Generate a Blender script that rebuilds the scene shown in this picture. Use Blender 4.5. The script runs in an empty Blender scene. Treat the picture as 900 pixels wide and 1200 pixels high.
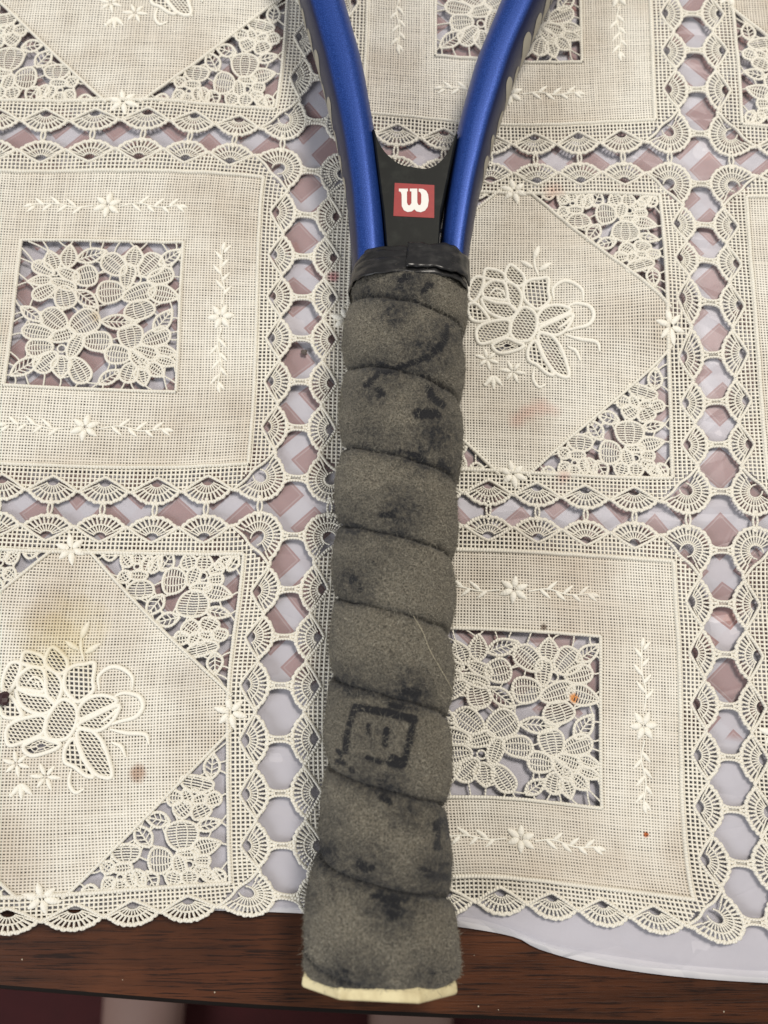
import bpy, math, random
import numpy as np
from mathutils import Vector
random.seed(7); RNG = np.random.default_rng(7)
PI = math.pi
scene = bpy.context.scene
COL = scene.collection

# ------------------------------------------------------------------ camera, world, lights
TILT = math.radians(11.5); FPX = 1000.0; DIST = 0.25
cd = bpy.data.cameras.new('camera'); cam = bpy.data.objects.new('camera', cd); COL.objects.link(cam)
cam.location = (0, -DIST*math.sin(TILT), DIST*math.cos(TILT)); cam.rotation_euler = (TILT, 0, 0)
cd.sensor_fit = 'VERTICAL'; cd.sensor_height = 36; cd.sensor_width = 27; cd.lens = 36*FPX/1200
cd.clip_start = 0.01; cd.clip_end = 50
cd.dof.use_dof = True; cd.dof.focus_distance = 0.240; cd.dof.aperture_fstop = 11
scene.camera = cam

w = bpy.data.worlds.new('World'); scene.world = w; w.use_nodes = True
w.node_tree.nodes['Background'].inputs[0].default_value = (1.0, 0.97, 0.95, 1)
w.node_tree.nodes['Background'].inputs[1].default_value = 0.31
def area(name, loc, target, size, power, col):
    l = bpy.data.lights.new(name, 'AREA'); l.shape = 'SQUARE'; l.size = size; l.energy = power; l.color = col
    o = bpy.data.objects.new(name, l); COL.objects.link(o); o.location = loc
    o.rotation_euler = (Vector(target)-Vector(loc)).to_track_quat('-Z', 'Y').to_euler(); return o
area('ceiling_lamp', (0.42, 0.55, 1.30), (0, 0, 0), 0.30, 17, (1.0, 0.93, 0.83))
area('window_light', (-1.1, -0.75, 0.95), (0, -0.05, 0), 0.8, 13, (0.96, 0.98, 1.0))
vs = scene.view_settings
vs.view_transform = 'Standard'; vs.look = 'None'; vs.exposure = -0.02; vs.gamma = 1; vs.use_curve_mapping = False

ST, CT = math.sin(TILT), math.cos(TILT)
def px2w(px, py, z=0.0):
    """point of the horizontal plane at height z that lies on a given line of sight (900x1200 photo)"""
    px = np.asarray(px, float); py = np.asarray(py, float)
    x = (px-450)/FPX; y = -(py-600)/FPX
    dx, dy, dz = x, ST + y*CT, -CT + y*ST
    t = (z - DIST*CT)/dz
    return np.stack([dx*t, -DIST*ST + dy*t], -1)
def w2px(P):
    X = P[:, 0]; Y = P[:, 1] + DIST*ST; Z = P[:, 2] - DIST*CT
    d = Y*ST - Z*CT; u = Y*CT + Z*ST
    return np.stack([450 + FPX*X/d, 600 - FPX*u/d], -1)

# ------------------------------------------------------------------ small noise helper
class Wav:
    def __init__(s, n, lo, hi, seed):
        r = np.random.default_rng(seed); f = np.exp(r.uniform(math.log(lo), math.log(hi), n)); a = r.uniform(0, 2*PI, n)
        s.k = np.stack([f*np.cos(a), f*np.sin(a)], -1)*2*PI; s.p = r.uniform(0, 2*PI, n); s.n = n
    def __call__(s, xy):
        return np.sin(xy @ s.k.T + s.p).sum(-1)/math.sqrt(s.n)

# ------------------------------------------------------------------ node helpers
class NT:
    def __init__(s, name):
        s.m = bpy.data.materials.new(name); s.m.use_nodes = True; s.t = s.m.node_tree
        s.b = s.t.nodes['Principled BSDF']; s.out = s.t.nodes['Material Output']
    def n(s, typ, **kw):
        x = s.t.nodes.new(typ)
        for k, v in kw.items(): setattr(x, k, v)
        return x
    def l(s, a, b): s.t.links.new(a, b)
    def val(s, x, i, v):
        if hasattr(v, 'is_linked') or isinstance(v, bpy.types.NodeSocket): s.l(v, x.inputs[i])
        else: x.inputs[i].default_value = v
    def math(s, op, a, b=0.0, c=None, clamp=False):
        x = s.n('ShaderNodeMath', operation=op); x.use_clamp = clamp
        s.val(x, 0, a); s.val(x, 1, b)
        if c is not None: s.val(x, 2, c)
        return x.outputs[0]
    def mix(s, f, a, b, mode='MIX'):
        x = s.n('ShaderNodeMix', data_type='RGBA', blend_type=mode)
        s.val(x, 0, f)
        for i, v in ((6, a), (7, b)):
            if isinstance(v, tuple): x.inputs[i].default_value = v if len(v) == 4 else v+(1,)
            else: s.l(v, x.inputs[i])
        return x.outputs[2]
    def noise(s, vec, scale, detail=3, rough=0.55, out=0):
        x = s.n('ShaderNodeTexNoise'); s.l(vec, x.inputs['Vector'])
        x.inputs['Scale'].default_value = scale; x.inputs['Detail'].default_value = detail; x.inputs['Roughness'].default_value = rough
        return x.outputs[out]
    def ramp(s, f, a, b, clamp=True):
        x = s.n('ShaderNodeMapRange'); s.l(f, x.inputs[0]); x.inputs[1].default_value = a; x.inputs[2].default_value = b; x.clamp = clamp
        return x.outputs[0]
    def pos(s): return s.n('ShaderNodeNewGeometry').outputs['Position']
    def attr(s, name, out='Fac'):
        return s.n('ShaderNodeAttribute', attribute_name=name).outputs[out]
    def mapping(s, vec, scale=(1,1,1), rot=(0,0,0), loc=(0,0,0)):
        x = s.n('ShaderNodeMapping'); s.l(vec, x.inputs[0]); x.inputs['Scale'].default_value = scale
        x.inputs['Rotation'].default_value = rot; x.inputs['Location'].default_value = loc; return x.outputs[0]
    def bump(s, h, dist, strength=1.0, prev=None):
        x = s.n('ShaderNodeBump'); s.l(h, x.inputs['Height']); x.inputs['Distance'].default_value = dist
        x.inputs['Strength'].default_value = strength
        if prev is not None: s.l(prev, x.inputs['Normal'])
        return x.outputs[0]
    def set(s, **kw):
        for k, v in kw.items():
            k = k.replace('_', ' ')
            if isinstance(v, bpy.types.NodeSocket): s.l(v, s.b.inputs[k])
            else: s.b.inputs[k].default_value = v

def spot(N, pos, px, py, r, soft=0.35, nz=None):
    """0..1 stain at the cloth point seen at (px,py), radius in photo pixels"""
    c = px2w(px, py, 0.002)
    d = N.n('ShaderNodeVectorMath', operation='DISTANCE'); 
    fl = N.n('ShaderNodeVectorMath', operation='MULTIPLY'); N.l(pos, fl.inputs[0]); fl.inputs[1].default_value = (1, 1, 0)
    N.l(fl.outputs[0], d.inputs[0]); d.inputs[1].default_value = (c[0], c[1], 0)
    R = r*DIST/FPX
    dd = d.outputs['Value']
    if nz is not None: dd = N.math('MULTIPLY_ADD', N.math('SUBTRACT', nz, 0.5), R*2.0, dd)
    return N.ramp(dd, R*(1+soft), R*(1-soft))

def mat_lace(name, base, dirty, stitch):
    N = NT(name); p = N.pos()
    n1 = N.noise(p, 26, 4); n2 = N.noise(p, 190, 3); n3 = N.noise(p, 2200, 2)
    c = N.mix(N.math('MULTIPLY', N.ramp(n1, 0.42, 0.68), dirty), base+(1,), (0.47, 0.37, 0.27, 1))
    c = N.mix(N.math('MULTIPLY', N.ramp(n2, 0.5, 0.8), 0.16), c, (0.50, 0.42, 0.30, 1))
    c = N.mix(N.math('MULTIPLY', n3, 0.22), c, (0.93, 0.90, 0.80, 1), 'MIX')
    for (x, y, r, col, a, so) in [(70, 742, 34, (0.62, 0.50, 0.20), 0.45, 0.8), (160, 905, 8, (0.35, 0.16, 0.07), 0.6, 0.5),
                              (757, 978, 3.2, (0.45, 0.10, 0.01), 0.95, 0.3), (672, 818, 4.5, (0.75, 0.27, 0.02), 0.85, 0.4),
                              (606, 492, 7, (0.62, 0.28, 0.22), 0.30, 0.9), (618, 484, 7, (0.62, 0.28, 0.22), 0.34, 0.9), (634, 478, 8, (0.62, 0.28, 0.22), 0.36, 0.9), (650, 482, 6, (0.62, 0.28, 0.22), 0.22, 0.9), (391, 325, 6, (0.50, 0.07, 0.12), 0.6, 0.5),
                              (50, 715, 30, (0.42, 0.30, 0.22), 0.3, 0.8), (648, 224, 9, (0.75, 0.42, 0.32), 0.5, 0.6),
                              (660, 560, 7, (0.62, 0.27, 0.22), 0.4, 0.6), (112, 372, 6, (0.55, 0.38, 0.16), 0.5, 0.7),
                              (215, 795, 16, (0.36, 0.30, 0.26), 0.25, 0.8), (700, 690, 30, (0.42, 0.30, 0.2), 0.25, 0.9),
                              (620, 630, 30, (0.4, 0.3, 0.22), 0.2, 0.9), (637, 735, 3, (0.1, 0.06, 0.04), 0.8, 0.4)]:
        c = N.mix(N.math('MULTIPLY', spot(N, p, x, y, r, so, n2), a), c, col+(1,))
    N.set(Base_Color=c, Roughness=0.85)
    N.b.inputs['Specular IOR Level'].default_value = 0.25
    if stitch:
        ph = N.math('ADD', N.math('MULTIPLY', N.attr('along'), 2*PI/0.00085), N.math('MULTIPLY', N.attr('around'), 3.2))
        h = N.math('SINE', ph)
        nb = N.bump(h, 0.00012 if 'satin' not in name else .00005, 0.9 if 'satin' not in name else .5)
        nb = N.bump(n3, 0.00006, 0.6, nb)
        N.l(nb, N.b.inputs['Normal'])
    else:
        N.l(N.bump(N.noise(p, 4500, 2), 0.00004, 0.6), N.b.inputs['Normal'])
    return N.m
M = {}
M['cord'] = mat_lace('cream_cotton_cord', (0.87, 0.84, 0.745), 0.14, True)
M['thread'] = mat_lace('cream_net_thread', (0.84, 0.81, 0.72), 0.22, False)
M['linen'] = mat_lace('worn_linen_thread', (0.81, 0.78, 0.705), 0.55, False)
M['satin'] = mat_lace('white_satin_stitch', (0.87, 0.85, 0.77), 0.06, True)

# ------------------------------------------------------------------ cloth warp : pattern space -> table
CTRL = [(.42,-.56,332,138),(1.42,-.56,783,152),(1.58,-.56,858,156),(.42,-.42,326,198),(1.42,-.42,783,217),(1.58,-.42,861,218),
 (.42,.42,304,557),(1.42,.42,803,573),(1.58,.42,886,575),(.42,.56,301,631),(1.42,.56,804,646),(1.58,.56,887,648),
 (.42,1.40,288,1045),(1.42,1.40,837,1073),(-.2,-.2,27,283),(.2,-.2,213,285),(-.2,.2,7,450),(.2,.2,204,457),(1.2,-.78,680,72),
 (1.2,.78,702,747),(1.2,1.18,703,945),(.392,-.392,309,208),(.392,.392,291,543),(1.392,-.588,768,140),(1.392,-.392,773,229),
 (1.392,.392,788,560),(1.392,.588,789,658),(1.392,1.372,813,1054),(.392,.588,286,649),(.392,1.372,270,1035),(.392,-.588,323,127),
 (1.392,-.047,782,354),(1.392,.047,784,411),(1.047,.392,623,554),(.953,.392,579,551),(1.047,-.392,624,226),
 (.047,.588,107,647),(-.047,.588,58,646),(.392,.933,268,809),(.392,1.027,267,861),(.047,1.372,80,1048),(-.047,1.372,18,1051),
 (.047,-.588,170,117),(-.047,-.588,120,117),(.87,1.372,549,1026),(.58,.42,390,560),(.58,.56,387,631),(.58,-.42,403,204),(.58,-.56,410,141),
 (.58,1.40,382,1055)]
CA = np.array(CTRL); SRC = CA[:, :2]; DST = px2w(CA[:, 2], CA[:, 3], 0.002)
def _U(r2): return 0.5*r2*np.log(np.maximum(r2, 1e-12))
def tps_fit(S, D, lam):
    n = len(S); K = _U(((S[:, None]-S[None])**2).sum(-1)) + lam*np.eye(n)
    Pm = np.hstack([np.ones((n, 1)), S]); A = np.zeros((n+3, n+3)); A[:n, :n] = K; A[:n, n:] = Pm; A[n:, :n] = Pm.T
    return np.linalg.solve(A, np.vstack([D, np.zeros((3, 2))]))
# anchors one repeat further out keep the unseen rim of the cloth regular
aff, *_ = np.linalg.lstsq(np.hstack([np.ones((len(SRC), 1)), SRC]), DST, rcond=None)
EXT = np.array([(-1.0,-1.6),(0.0,-1.8),(1.0,-1.8),(2.6,-1.6),(-1.0,0.),(2.7,0.),(-1.0,1.5),(2.7,1.5)])
TW = tps_fit(SRC, DST, 2e-3); AW = tps_fit(SRC, DST, 3.0)
def tps(Q, W_, S): 
    K = _U(((Q[:, None]-S[None])**2).sum(-1)); return K @ W_[:-3] + np.hstack([np.ones((len(Q), 1)), Q]) @ W_[-3:]
extD = tps(EXT, AW, SRC)
SRC2 = np.vstack([SRC, EXT]); W2 = tps_fit(SRC2, np.vstack([DST, extD]), 2.0e-4)
zw = Wav(10, 8, 30, 3); zf = Wav(8, 60, 140, 4)
FOLD_C = px2w(560, 1010, 0.002)
def cloth_z(xy):
    z = 0.0018 + 0.00055*zw(xy) + 0.00010*zf(xy)
    d = xy - FOLD_C
    z = z + 0.0022*np.exp(-((d[:, 0]+0.3*d[:, 1])/0.035)**2 - ((d[:, 1]-0.22*-d[:, 0])/0.006)**2)
    return np.maximum(z, 0.0012)
def warp(Q, h):
    out = np.empty((len(Q), 3))
    for a in range(0, len(Q), 60000):
        out[a:a+60000, :2] = tps(Q[a:a+60000], W2, SRC2)
    out[:, 2] = cloth_z(out[:, :2]) + h
    return out
SC = 0.1235      # metres per pattern unit

RING = {'round': np.array([[math.cos(a), math.sin(a)] for a in np.linspace(-0.35, PI+0.35, 6)]),
        'roof': np.array([[1, 0], [0, 1], [-1, 0.0]])}
class Cords:
    """collects threads and cords in pattern space and turns them into one mesh of closed tubes"""
    def __init__(s, ring='round'): s.P = []; s.W = []; s.H = []; s.Z = []; s.ring = RING[ring]
    def add(s, pts, width, height=None, z=0.0, step=None, mod=0.0, modlen=None):
        pts = np.asarray(pts, float)
        wd = np.broadcast_to(np.asarray(width, float), (len(pts),)) 
        if step:
            seg = np.hypot(*np.diff(pts, axis=0).T); L = np.concatenate([[0], np.cumsum(seg)])
            if L[-1] <= 1e-6: return
            n = max(2, int(math.ceil(L[-1]/step))+1); t = np.linspace(0, L[-1], n)
            wd = np.interp(t, L, wd); pts = np.stack([np.interp(t, L, pts[:, 0]), np.interp(t, L, pts[:, 1])], -1)
            if mod: wd = wd*(1+mod*np.sin(2*PI*t/(modlen or .009)))
        hh = (wd*0.42 if height is None else np.full(len(pts), float(height)))
        s.P.append(pts); s.W.append(wd/2); s.H.append(hh); s.Z.append(np.full(len(pts), float(z)))
    def build(s, name, mat, parent, off=(0, 0), warpf=None):
        if not s.P: return None
        n = np.array([len(p) for p in s.P]); Q = np.vstack(s.P)+np.array(off); W = np.concatenate(s.W)*SC; H = np.concatenate(s.H)*SC; Z = np.concatenate(s.Z)*SC
        C = warp(Q, Z) if warpf is None else warpf(Q, Z)
        st = np.concatenate([[0], np.cumsum(n)]); N_ = len(Q)
        first = np.zeros(N_, bool); first[st[:-1]] = True; last = np.zeros(N_, bool); last[st[1:]-1] = True
        nxt = np.where(last, np.arange(N_), np.arange(N_)+1); prv = np.where(first, np.arange(N_), np.arange(N_)-1)
        T = C[nxt]-C[prv]; T /= np.maximum(np.linalg.norm(T, axis=1, keepdims=True), 1e-9)
        sd = np.stack([-T[:, 1], T[:, 0], np.zeros(N_)], -1); sd /= np.maximum(np.linalg.norm(sd, axis=1, keepdims=True), 1e-9)
        k = len(s.ring)
        V = C[:, None, :] + sd[:, None, :]*(s.ring[None, :, 0:1]*W[:, None, None]); V[:, :, 2] += s.ring[None, :, 1]*H[:, None]
        seglen = np.where(first, 0, np.linalg.norm(C-C[prv], axis=1)); along = np.cumsum(seglen)
        i = np.where(~last)[0]; j = np.arange(k); j2 = (j+1) % k
        F = np.stack([i[:, None]*k+j, i[:, None]*k+j2, (i[:, None]+1)*k+j2, (i[:, None]+1)*k+j], -1).reshape(-1, 4)
        ob = mesh_obj(name, V.reshape(-1, 3), F, mat, parent)
        a = ob.data.attributes.new('along', 'FLOAT', 'POINT'); a.data.foreach_set('value', np.repeat(along, k).astype(np.float32))
        a = ob.data.attributes.new('around', 'FLOAT', 'POINT'); a.data.foreach_set('value', np.tile(np.linspace(0, 1, k), N_).astype(np.float32))
        return ob
def mesh_obj(name, V, F, mat, parent=None, smooth=True):
    me = bpy.data.meshes.new(name); V = np.asarray(V, np.float32); F = np.asarray(F, np.int32); q = F.shape[1]
    me.vertices.add(len(V)); me.vertices.foreach_set('co', V.ravel())
    me.loops.add(F.size); me.loops.foreach_set('vertex_index', F.ravel())
    me.polygons.add(len(F)); me.polygons.foreach_set('loop_start', np.arange(0, F.size, q, dtype=np.int32))
    me.polygons.foreach_set('use_smooth', np.full(len(F), smooth))
    me.update(); me.validate()
    if mat: me.materials.append(mat)
    o = bpy.data.objects.new(name, me); COL.objects.link(o)
    if parent: o.parent = parent
    return o
def py_obj(name, V, F, mat, parent=None, smooth=False):
    me = bpy.data.meshes.new(name); me.from_pydata([tuple(map(float, v)) for v in V], [], [tuple(int(a) for a in f) for f in F]); me.update()
    me.materials.append(mat)
    if smooth: me.polygons.foreach_set('use_smooth', [True]*len(me.polygons))
    o = bpy.data.objects.new(name, me); COL.objects.link(o)
    if parent: o.parent = parent
    return o
def tag(o, label=None, cat=None, group=None, kind=None):
    if label: o['label'] = label
    if cat: o['category'] = cat
    if group: o['group'] = group
    if kind: o['kind'] = kind
    return o
def empty(name, loc=(0, 0, 0)):
    o = bpy.data.objects.new(name, None); COL.objects.link(o); o.location = loc; o.empty_display_size = 0.01; return o
def spline(pts, n=8, closed=False):
    P = np.asarray(pts, float); m = len(P); out = []
    rng = range(m if closed else m-1)
    for i in rng:
        p1, p2 = P[i], P[(i+1) % m]
        p0 = P[i-1] if (closed or i > 0) else 2*p1-p2
        p3 = P[(i+2) % m] if (closed or i+2 < m) else 2*p2-p1
        for t in np.arange(n)/n:
            out.append(.5*((2*p1)+(-p0+p2)*t+(2*p0-5*p1+4*p2-p3)*t*t+(-p0+3*p1-3*p2+p3)*t**3))
    if not closed: out.append(P[-1])
    return np.array(out)
def close(p): return np.vstack([p, p[:1]])
def hatch(cd_, polys, ang, pitch, width, step=0.016, z=0.0, height=None, jit=0.0, minlen=0.002, vary=0.0, wob=0.0, seed=0):
    """threads clipped to an even-odd set of polygons"""
    r = np.random.default_rng(seed); ca, sa = math.cos(ang), math.sin(ang)
    R = np.array([[ca, sa], [-sa, ca]])
    E = []
    for p in polys:
        q = np.asarray(p) @ R.T; E.append(np.hstack([q, np.roll(q, -1, axis=0)]))
    E = np.vstack(E); lo, hi = E[:, 1].min(), E[:, 1].max(); y = lo + pitch*0.5
    while y < hi:
        m = (E[:, 1] <= y) != (E[:, 3] <= y)
        e = E[m]; xs = np.sort(e[:, 0] + (y-e[:, 1])/(e[:, 3]-e[:, 1])*(e[:, 2]-e[:, 0]))
        wv = width*(1+vary*r.standard_normal()*0.5)
        for a, b in zip(xs[0::2], xs[1::2]):
            if b-a < minlen: continue
            n = max(2, int((b-a)/step)+1); X = np.linspace(a, b, n)
            Y = np.full(n, y) + (wob*np.sin(X*23+r.uniform(0, 6))*0.6 if wob else 0)
            if vary: ww = wv*(1+vary*0.6*r.standard_normal(n))
            else: ww = np.full(n, wv)
            cd_.add(np.stack([X, Y], -1) @ R, np.clip(ww, width*.5, width*1.5), z=z, height=height)
        y += pitch*(1+jit*r.standard_normal())
# ------------------------------------------------------------------ petals
def petal_shape(B, T, wd, kind, n=14):
    B = np.array(B, float); T = np.array(T, float); ax = T-B; L = np.hypot(*ax); ax = ax/L; nr = np.array([-ax[1], ax[0]])
    def hw(s):
        s = np.clip(s, 0, 1)
        if kind == 'r': return wd/2*(1-np.abs(2*s-1)**2.8)**0.62*(0.72+0.36*s)
        if kind == 'p': return wd/2*np.sin(PI*s**0.85)**0.75*(1-0.25*s**3)
        return wd/2*np.sin(PI*s**0.9)
    def pt(s, t): return B + np.outer(s*L, ax) + np.outer(t*hw(s), nr)
    return L, hw, pt
def petal(outline, net, B, T, wd, kind='r', cw=.0072, pitch=.0064, tw=.0035, polys=None, z=0.0012):
    B = np.array(B, float); T = np.array(T, float); T = T+(T-B)*.07; B = B-(T-B)*.05; wd = wd*1.13
    L, hw, pt = petal_shape(B, T, wd, kind)
    s = (1-np.cos(np.linspace(0, PI, 16)))/2
    up = pt(s, np.ones(16)); dn = pt(s[::-1], -np.ones(16)); out = np.vstack([up, dn[1:-1]])
    outline.add(close(np.vstack([out, out[:1]]))[:len(out)+2], cw, z=z, step=.0028, mod=.10, modlen=.006, height=.0029)
    if polys is not None: polys.append(out)
    if kind == 'leaf':
        net.add(pt(np.linspace(0.02, .98, 8), np.zeros(8)), .0038, z=z)
        for s0 in np.arange(.14, .86, max(.10, .0115/L)):
            for sg in (1, -1):
                net.add(pt(np.array([s0, s0+.09, s0+.16]), sg*np.array([0, .5, .95])), .0032, z=z*.6)
    else:
        nr = 2 if wd > .026 else (1 if wd > .012 else 0)
        ts = {2: (-.34, .34), 1: (0,), 0: ()}[nr]
        for t in ts: net.add(pt(np.linspace(.03, .97, 9), np.full(9, t)*1.0), .0034, z=z*.8)
        for s0 in np.arange(.07, .96, pitch/L):
            tt = np.array([-.97, 0, .97]); net.add(pt(s0+.035*(1-tt**2)*(1 if nr else 0), tt), tw, z=0.0)
    return out
def homog(src, dst):
    A = []
    for (x, y), (u, v) in zip(src, dst):
        A.append([x, y, 1, 0, 0, 0, -u*x, -u*y, -u]); A.append([0, 0, 0, x, y, 1, -v*x, -v*y, -v])
    _, _, Vt = np.linalg.svd(np.array(A)); H = Vt[-1].reshape(3, 3)
    def f(p):
        q = H @ np.array([p[0], p[1], 1.0]); return q[:2]/q[2]
    return f
def bars(cd_, frame_pts, petals, maxd, wd=.0042, seed=1):
    allp = np.vstack(petals)
    for p in frame_pts:
        d = np.hypot(*(allp-p).T); i = d.argmin()
        if .004 < d[i] < maxd:
            q = allp[i]; m = (p+q)/2 + RNG.uniform(-.002, .002, 2); cd_.add(spline([p, m, q], 3), wd, z=.0004, height=.003)
def link_tips(cd_, petals, maxd, wd=.0042):
    for i, a in enumerate(petals):
        rest = np.vstack([p for k, p in enumerate(petals) if k != i])
        for idx in (8, 15, 22):
            p = a[idx % len(a)]; d = np.hypot(*(rest-p).T); j = d.argmin()
            if .004 < d[j] < maxd: cd_.add(spline([p, (p+rest[j])/2+RNG.uniform(-.001, .001, 2), rest[j]], 3), wd, z=.0004, height=.003)

# window (square) motif, read in a 4.09x enlargement of the photo
WQ = homog([(115, 88), (872, 92), (28, 777), (828, 803)], [(-.2, -.2), (.2, -.2), (-.2, .2), (.2, .2)])
FL_WIN = [
 [(320,205,333,112,68,'p'),(262,222,238,140,70,'p'),(252,240,168,195,62,'r'),(244,268,143,278,48,'p'),(258,300,165,352,66,'r'),(298,302,316,397,92,'r'),(352,262,452,238,102,'r'),(282,222,366,262,54,'r'),(246,272,350,306,50,'r')],
 [(630,198,642,112,78,'p'),(672,238,760,158,112,'r'),(708,262,822,232,76,'r'),(712,318,848,346,84,'p'),(588,352,730,304,84,'r'),(645,368,672,448,138,'r'),(584,318,465,328,112,'r'),(588,232,498,160,96,'r'),(596,298,612,196,68,'r')],
 [(336,508,452,436,118,'r'),(302,500,212,424,100,'r'),(244,536,115,514,74,'r'),(242,594,130,602,86,'r'),(262,628,172,704,88,'r'),(286,642,284,738,82,'p'),(340,652,398,756,88,'r'),(392,562,516,565,94,'r'),(236,554,346,522,62,'r'),(326,642,374,536,62,'r')],
 [(626,594,610,488,108,'r'),(676,566,800,522,84,'r'),(742,602,835,622,50,'p'),(734,644,835,674,46,'p'),(700,676,772,728,60,'p'),(662,688,682,772,64,'p'),(622,672,598,756,78,'r'),(612,632,502,622,90,'r'),(636,598,748,632,58,'r'),(616,612,690,692,56,'r')]]
LF_WIN = [(368,172,494,132,64),(762,190,866,126,58),(362,322,456,392,62),(482,465,642,470,64),(734,512,818,414,66),(106,404,196,466,52),(56,732,184,648,66),(468,768,562,706,52)]
EY_WIN = [(265,235,16),(648,262,22),(288,602,20),(672,655,16)]
# corner (triangle) motif, read in a 5.22x enlargement
TV = np.array([(710, -47), (731, 861), (-261, 929)], float); TD = np.array([(.392, .047), (.392, .392), (.047, .392)])
_A = np.linalg.solve(np.hstack([TV, np.ones((3, 1))]), TD)
def TQ(p): return np.array([p[0], p[1], 1.0]) @ _A
FL_TRI = [
 [(440,648,432,486,172,'r'),(500,652,665,600,92,'p'),(408,676,534,664,54,'r'),(372,718,232,724,150,'r'),(402,690,432,792,70,'r'),(520,716,606,716,66,'r'),(520,765,600,795,66,'r'),(392,790,368,882,84,'p'),(480,782,482,874,84,'p'),(560,790,655,846,56,'p'),(640,770,694,850,56,'leaf')],
 [(82,736,84,632,150,'r'),(-4,776,112,766,52,'r'),(100,790,124,892,56,'p'),(140,786,192,884,62,'p'),(40,846,42,916,66,'p'),(0,836,-62,900,62,'p'),(2,786,-70,742,66,'p'),(206,796,262,892,84,'leaf')],
 [(512,292,532,208,176,'r'),(432,338,346,338,82,'r'),(448,290,482,362,52,'r'),(500,352,584,326,52,'r'),(580,354,668,318,72,'r'),(482,368,398,432,92,'r'),(530,372,572,446,104,'r')]]
LF_TRI = [(352,482,212,460,78),(232,632,148,516,84),(528,512,672,468,64),(610,208,620,72,76),(-100,900,-182,905,50)]
EY_TRI = [(480,742,26),(44,826,20),(510,300,24)]
# rose motif, read in a 5x enlargement, origin 540,260; panel centre (595,391)
def RQ(p): return np.array([(p[0]/5+540-597)/474.0, (p[1]/5+260-391)/428.0])
ROSE_NET = [
 ('o',[(345,420),(385,385),(440,378),(492,375),(492,460),(500,510),(450,555),(410,560),(350,500)]),
 ('n',[(235,335),(265,290),(335,345),(350,400),(310,425),(240,380)]),
 ('n',[(110,355),(125,315),(200,330),(235,365),(220,395),(120,375)]),
 ('n',[(30,420),(60,370),(110,380),(90,470),(55,520),(25,490)]),
 ('n',[(105,440),(160,392),(222,400),(245,450),(240,510),(150,500),(110,490)]),
 ('n',[(240,400),(300,425),(335,490),(310,570),(262,530),(248,460)]),
 ('n',[(100,500),(180,525),(260,535),(305,580),(260,620),(190,610),(130,570)]),
 ('o',[(20,560),(45,530),(85,545),(130,600),(140,635),(50,632)]),
 ('n',[(90,670),(160,640),(260,632),(262,710),(180,750),(95,772),(72,715)]),
 ('n',[(275,640),(340,552),(415,590),(425,670),(385,740),(300,745),(268,700)]),
 ('n',[(432,600),(480,548),(560,538),(630,572),(520,622),(440,650)]),
 ('n',[(440,672),(520,636),(640,590),(610,668),(540,710),(450,695)]),
 ('n',[(432,712),(500,705),(560,760),(598,840),(620,935),(540,920),(470,830)]),
 ('o',[(378,790),(420,745),(470,840),(530,925),(490,925),(430,880),(380,855)]),
 ('w',[(165,782),(205,752),(252,736),(300,752),(352,772),(310,800),(212,822)])]
ROSE_SATIN = [([(530,510),(522,440),(580,396),(645,408),(700,455),(704,520)],26),([(600,552),(660,530),(740,550),(768,602),(735,650),(650,670),(570,692)],28),
 ([(600,706),(690,728),(785,740),(806,790)],26),([(612,770),(662,792),(688,845)],24),([(415,890),(408,960),(440,1004),(484,988)],22),
 ([(436,366),(412,300),(405,240)],17),([(148,470),(180,440),(222,455),(240,495)],16),([(185,475),(205,462),(214,490)],12),
 ([(640,600),(600,640),(552,672)],20),([(560,780),(600,840),(630,950)],20)]
ROSE_LEAF = [(404,248,436,162,34),(396,304,322,260,28),(438,322,512,274,32),(132,1002,118,1018,26)]
ROSE_DAISY = [(138,860,62,6,0.3),(288,925,66,6,0.1)]

def build_satin(cd_, B, T, wd):
    B = np.array(B, float); T = np.array(T, float); s = np.linspace(0, 1, 9)
    r = wd*1.15*np.maximum(np.sin(PI*np.clip(s, 0.03, .97)**0.8)**0.7, .12)
    cd_.add(B+np.outer(s, T-B), r, z=.0014, height=None)
def daisy(cd_, c, R, n, rot, wd):
    for k in range(n):
        a = rot+2*PI*k/n; d = np.array([math.cos(a), math.sin(a)]); build_satin(cd_, np.array(c)+d*R*.14, np.array(c)+d*R*(1+.08*math.sin(k*2.3)), wd)
def sprig(cd_, f):
    """f maps (along, across) to the panel"""
    P = lambda a, b: np.array(f(a, b))
    n = 6
    for k in range(n):
        a = PI/2+2*PI*k/n+.12; build_satin(cd_, P(.005*math.cos(a), .005*math.sin(a)), P(.037*math.cos(a), .034*math.sin(a)), .0145)
    for sg in (1, -1):
        st = [(.034*sg, .002), (.08*sg, -.006*sg), (.13*sg, .004*sg), (.185*sg, -.002)]
        cd_.add(spline([P(*q) for q in st], 6), .0042, z=.0014, height=.003)
        for (a, b, l, an) in [(.062, -.004, .026, 1), (.078, -.004, .028, -1), (.10, 0, .024, 1), (.118, .002, .028, -1), (.14, .002, .022, 1), (.158, 0, .026, -1), (.178, -.002, .022, 1)]:
            build_satin(cd_, P(a*sg, b*sg), P((a+l*.95)*sg, b*sg+an*l*.78), .0088)
        build_satin(cd_, P(.184*sg, -.002), P(.208*sg, .004), .010)

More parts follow.
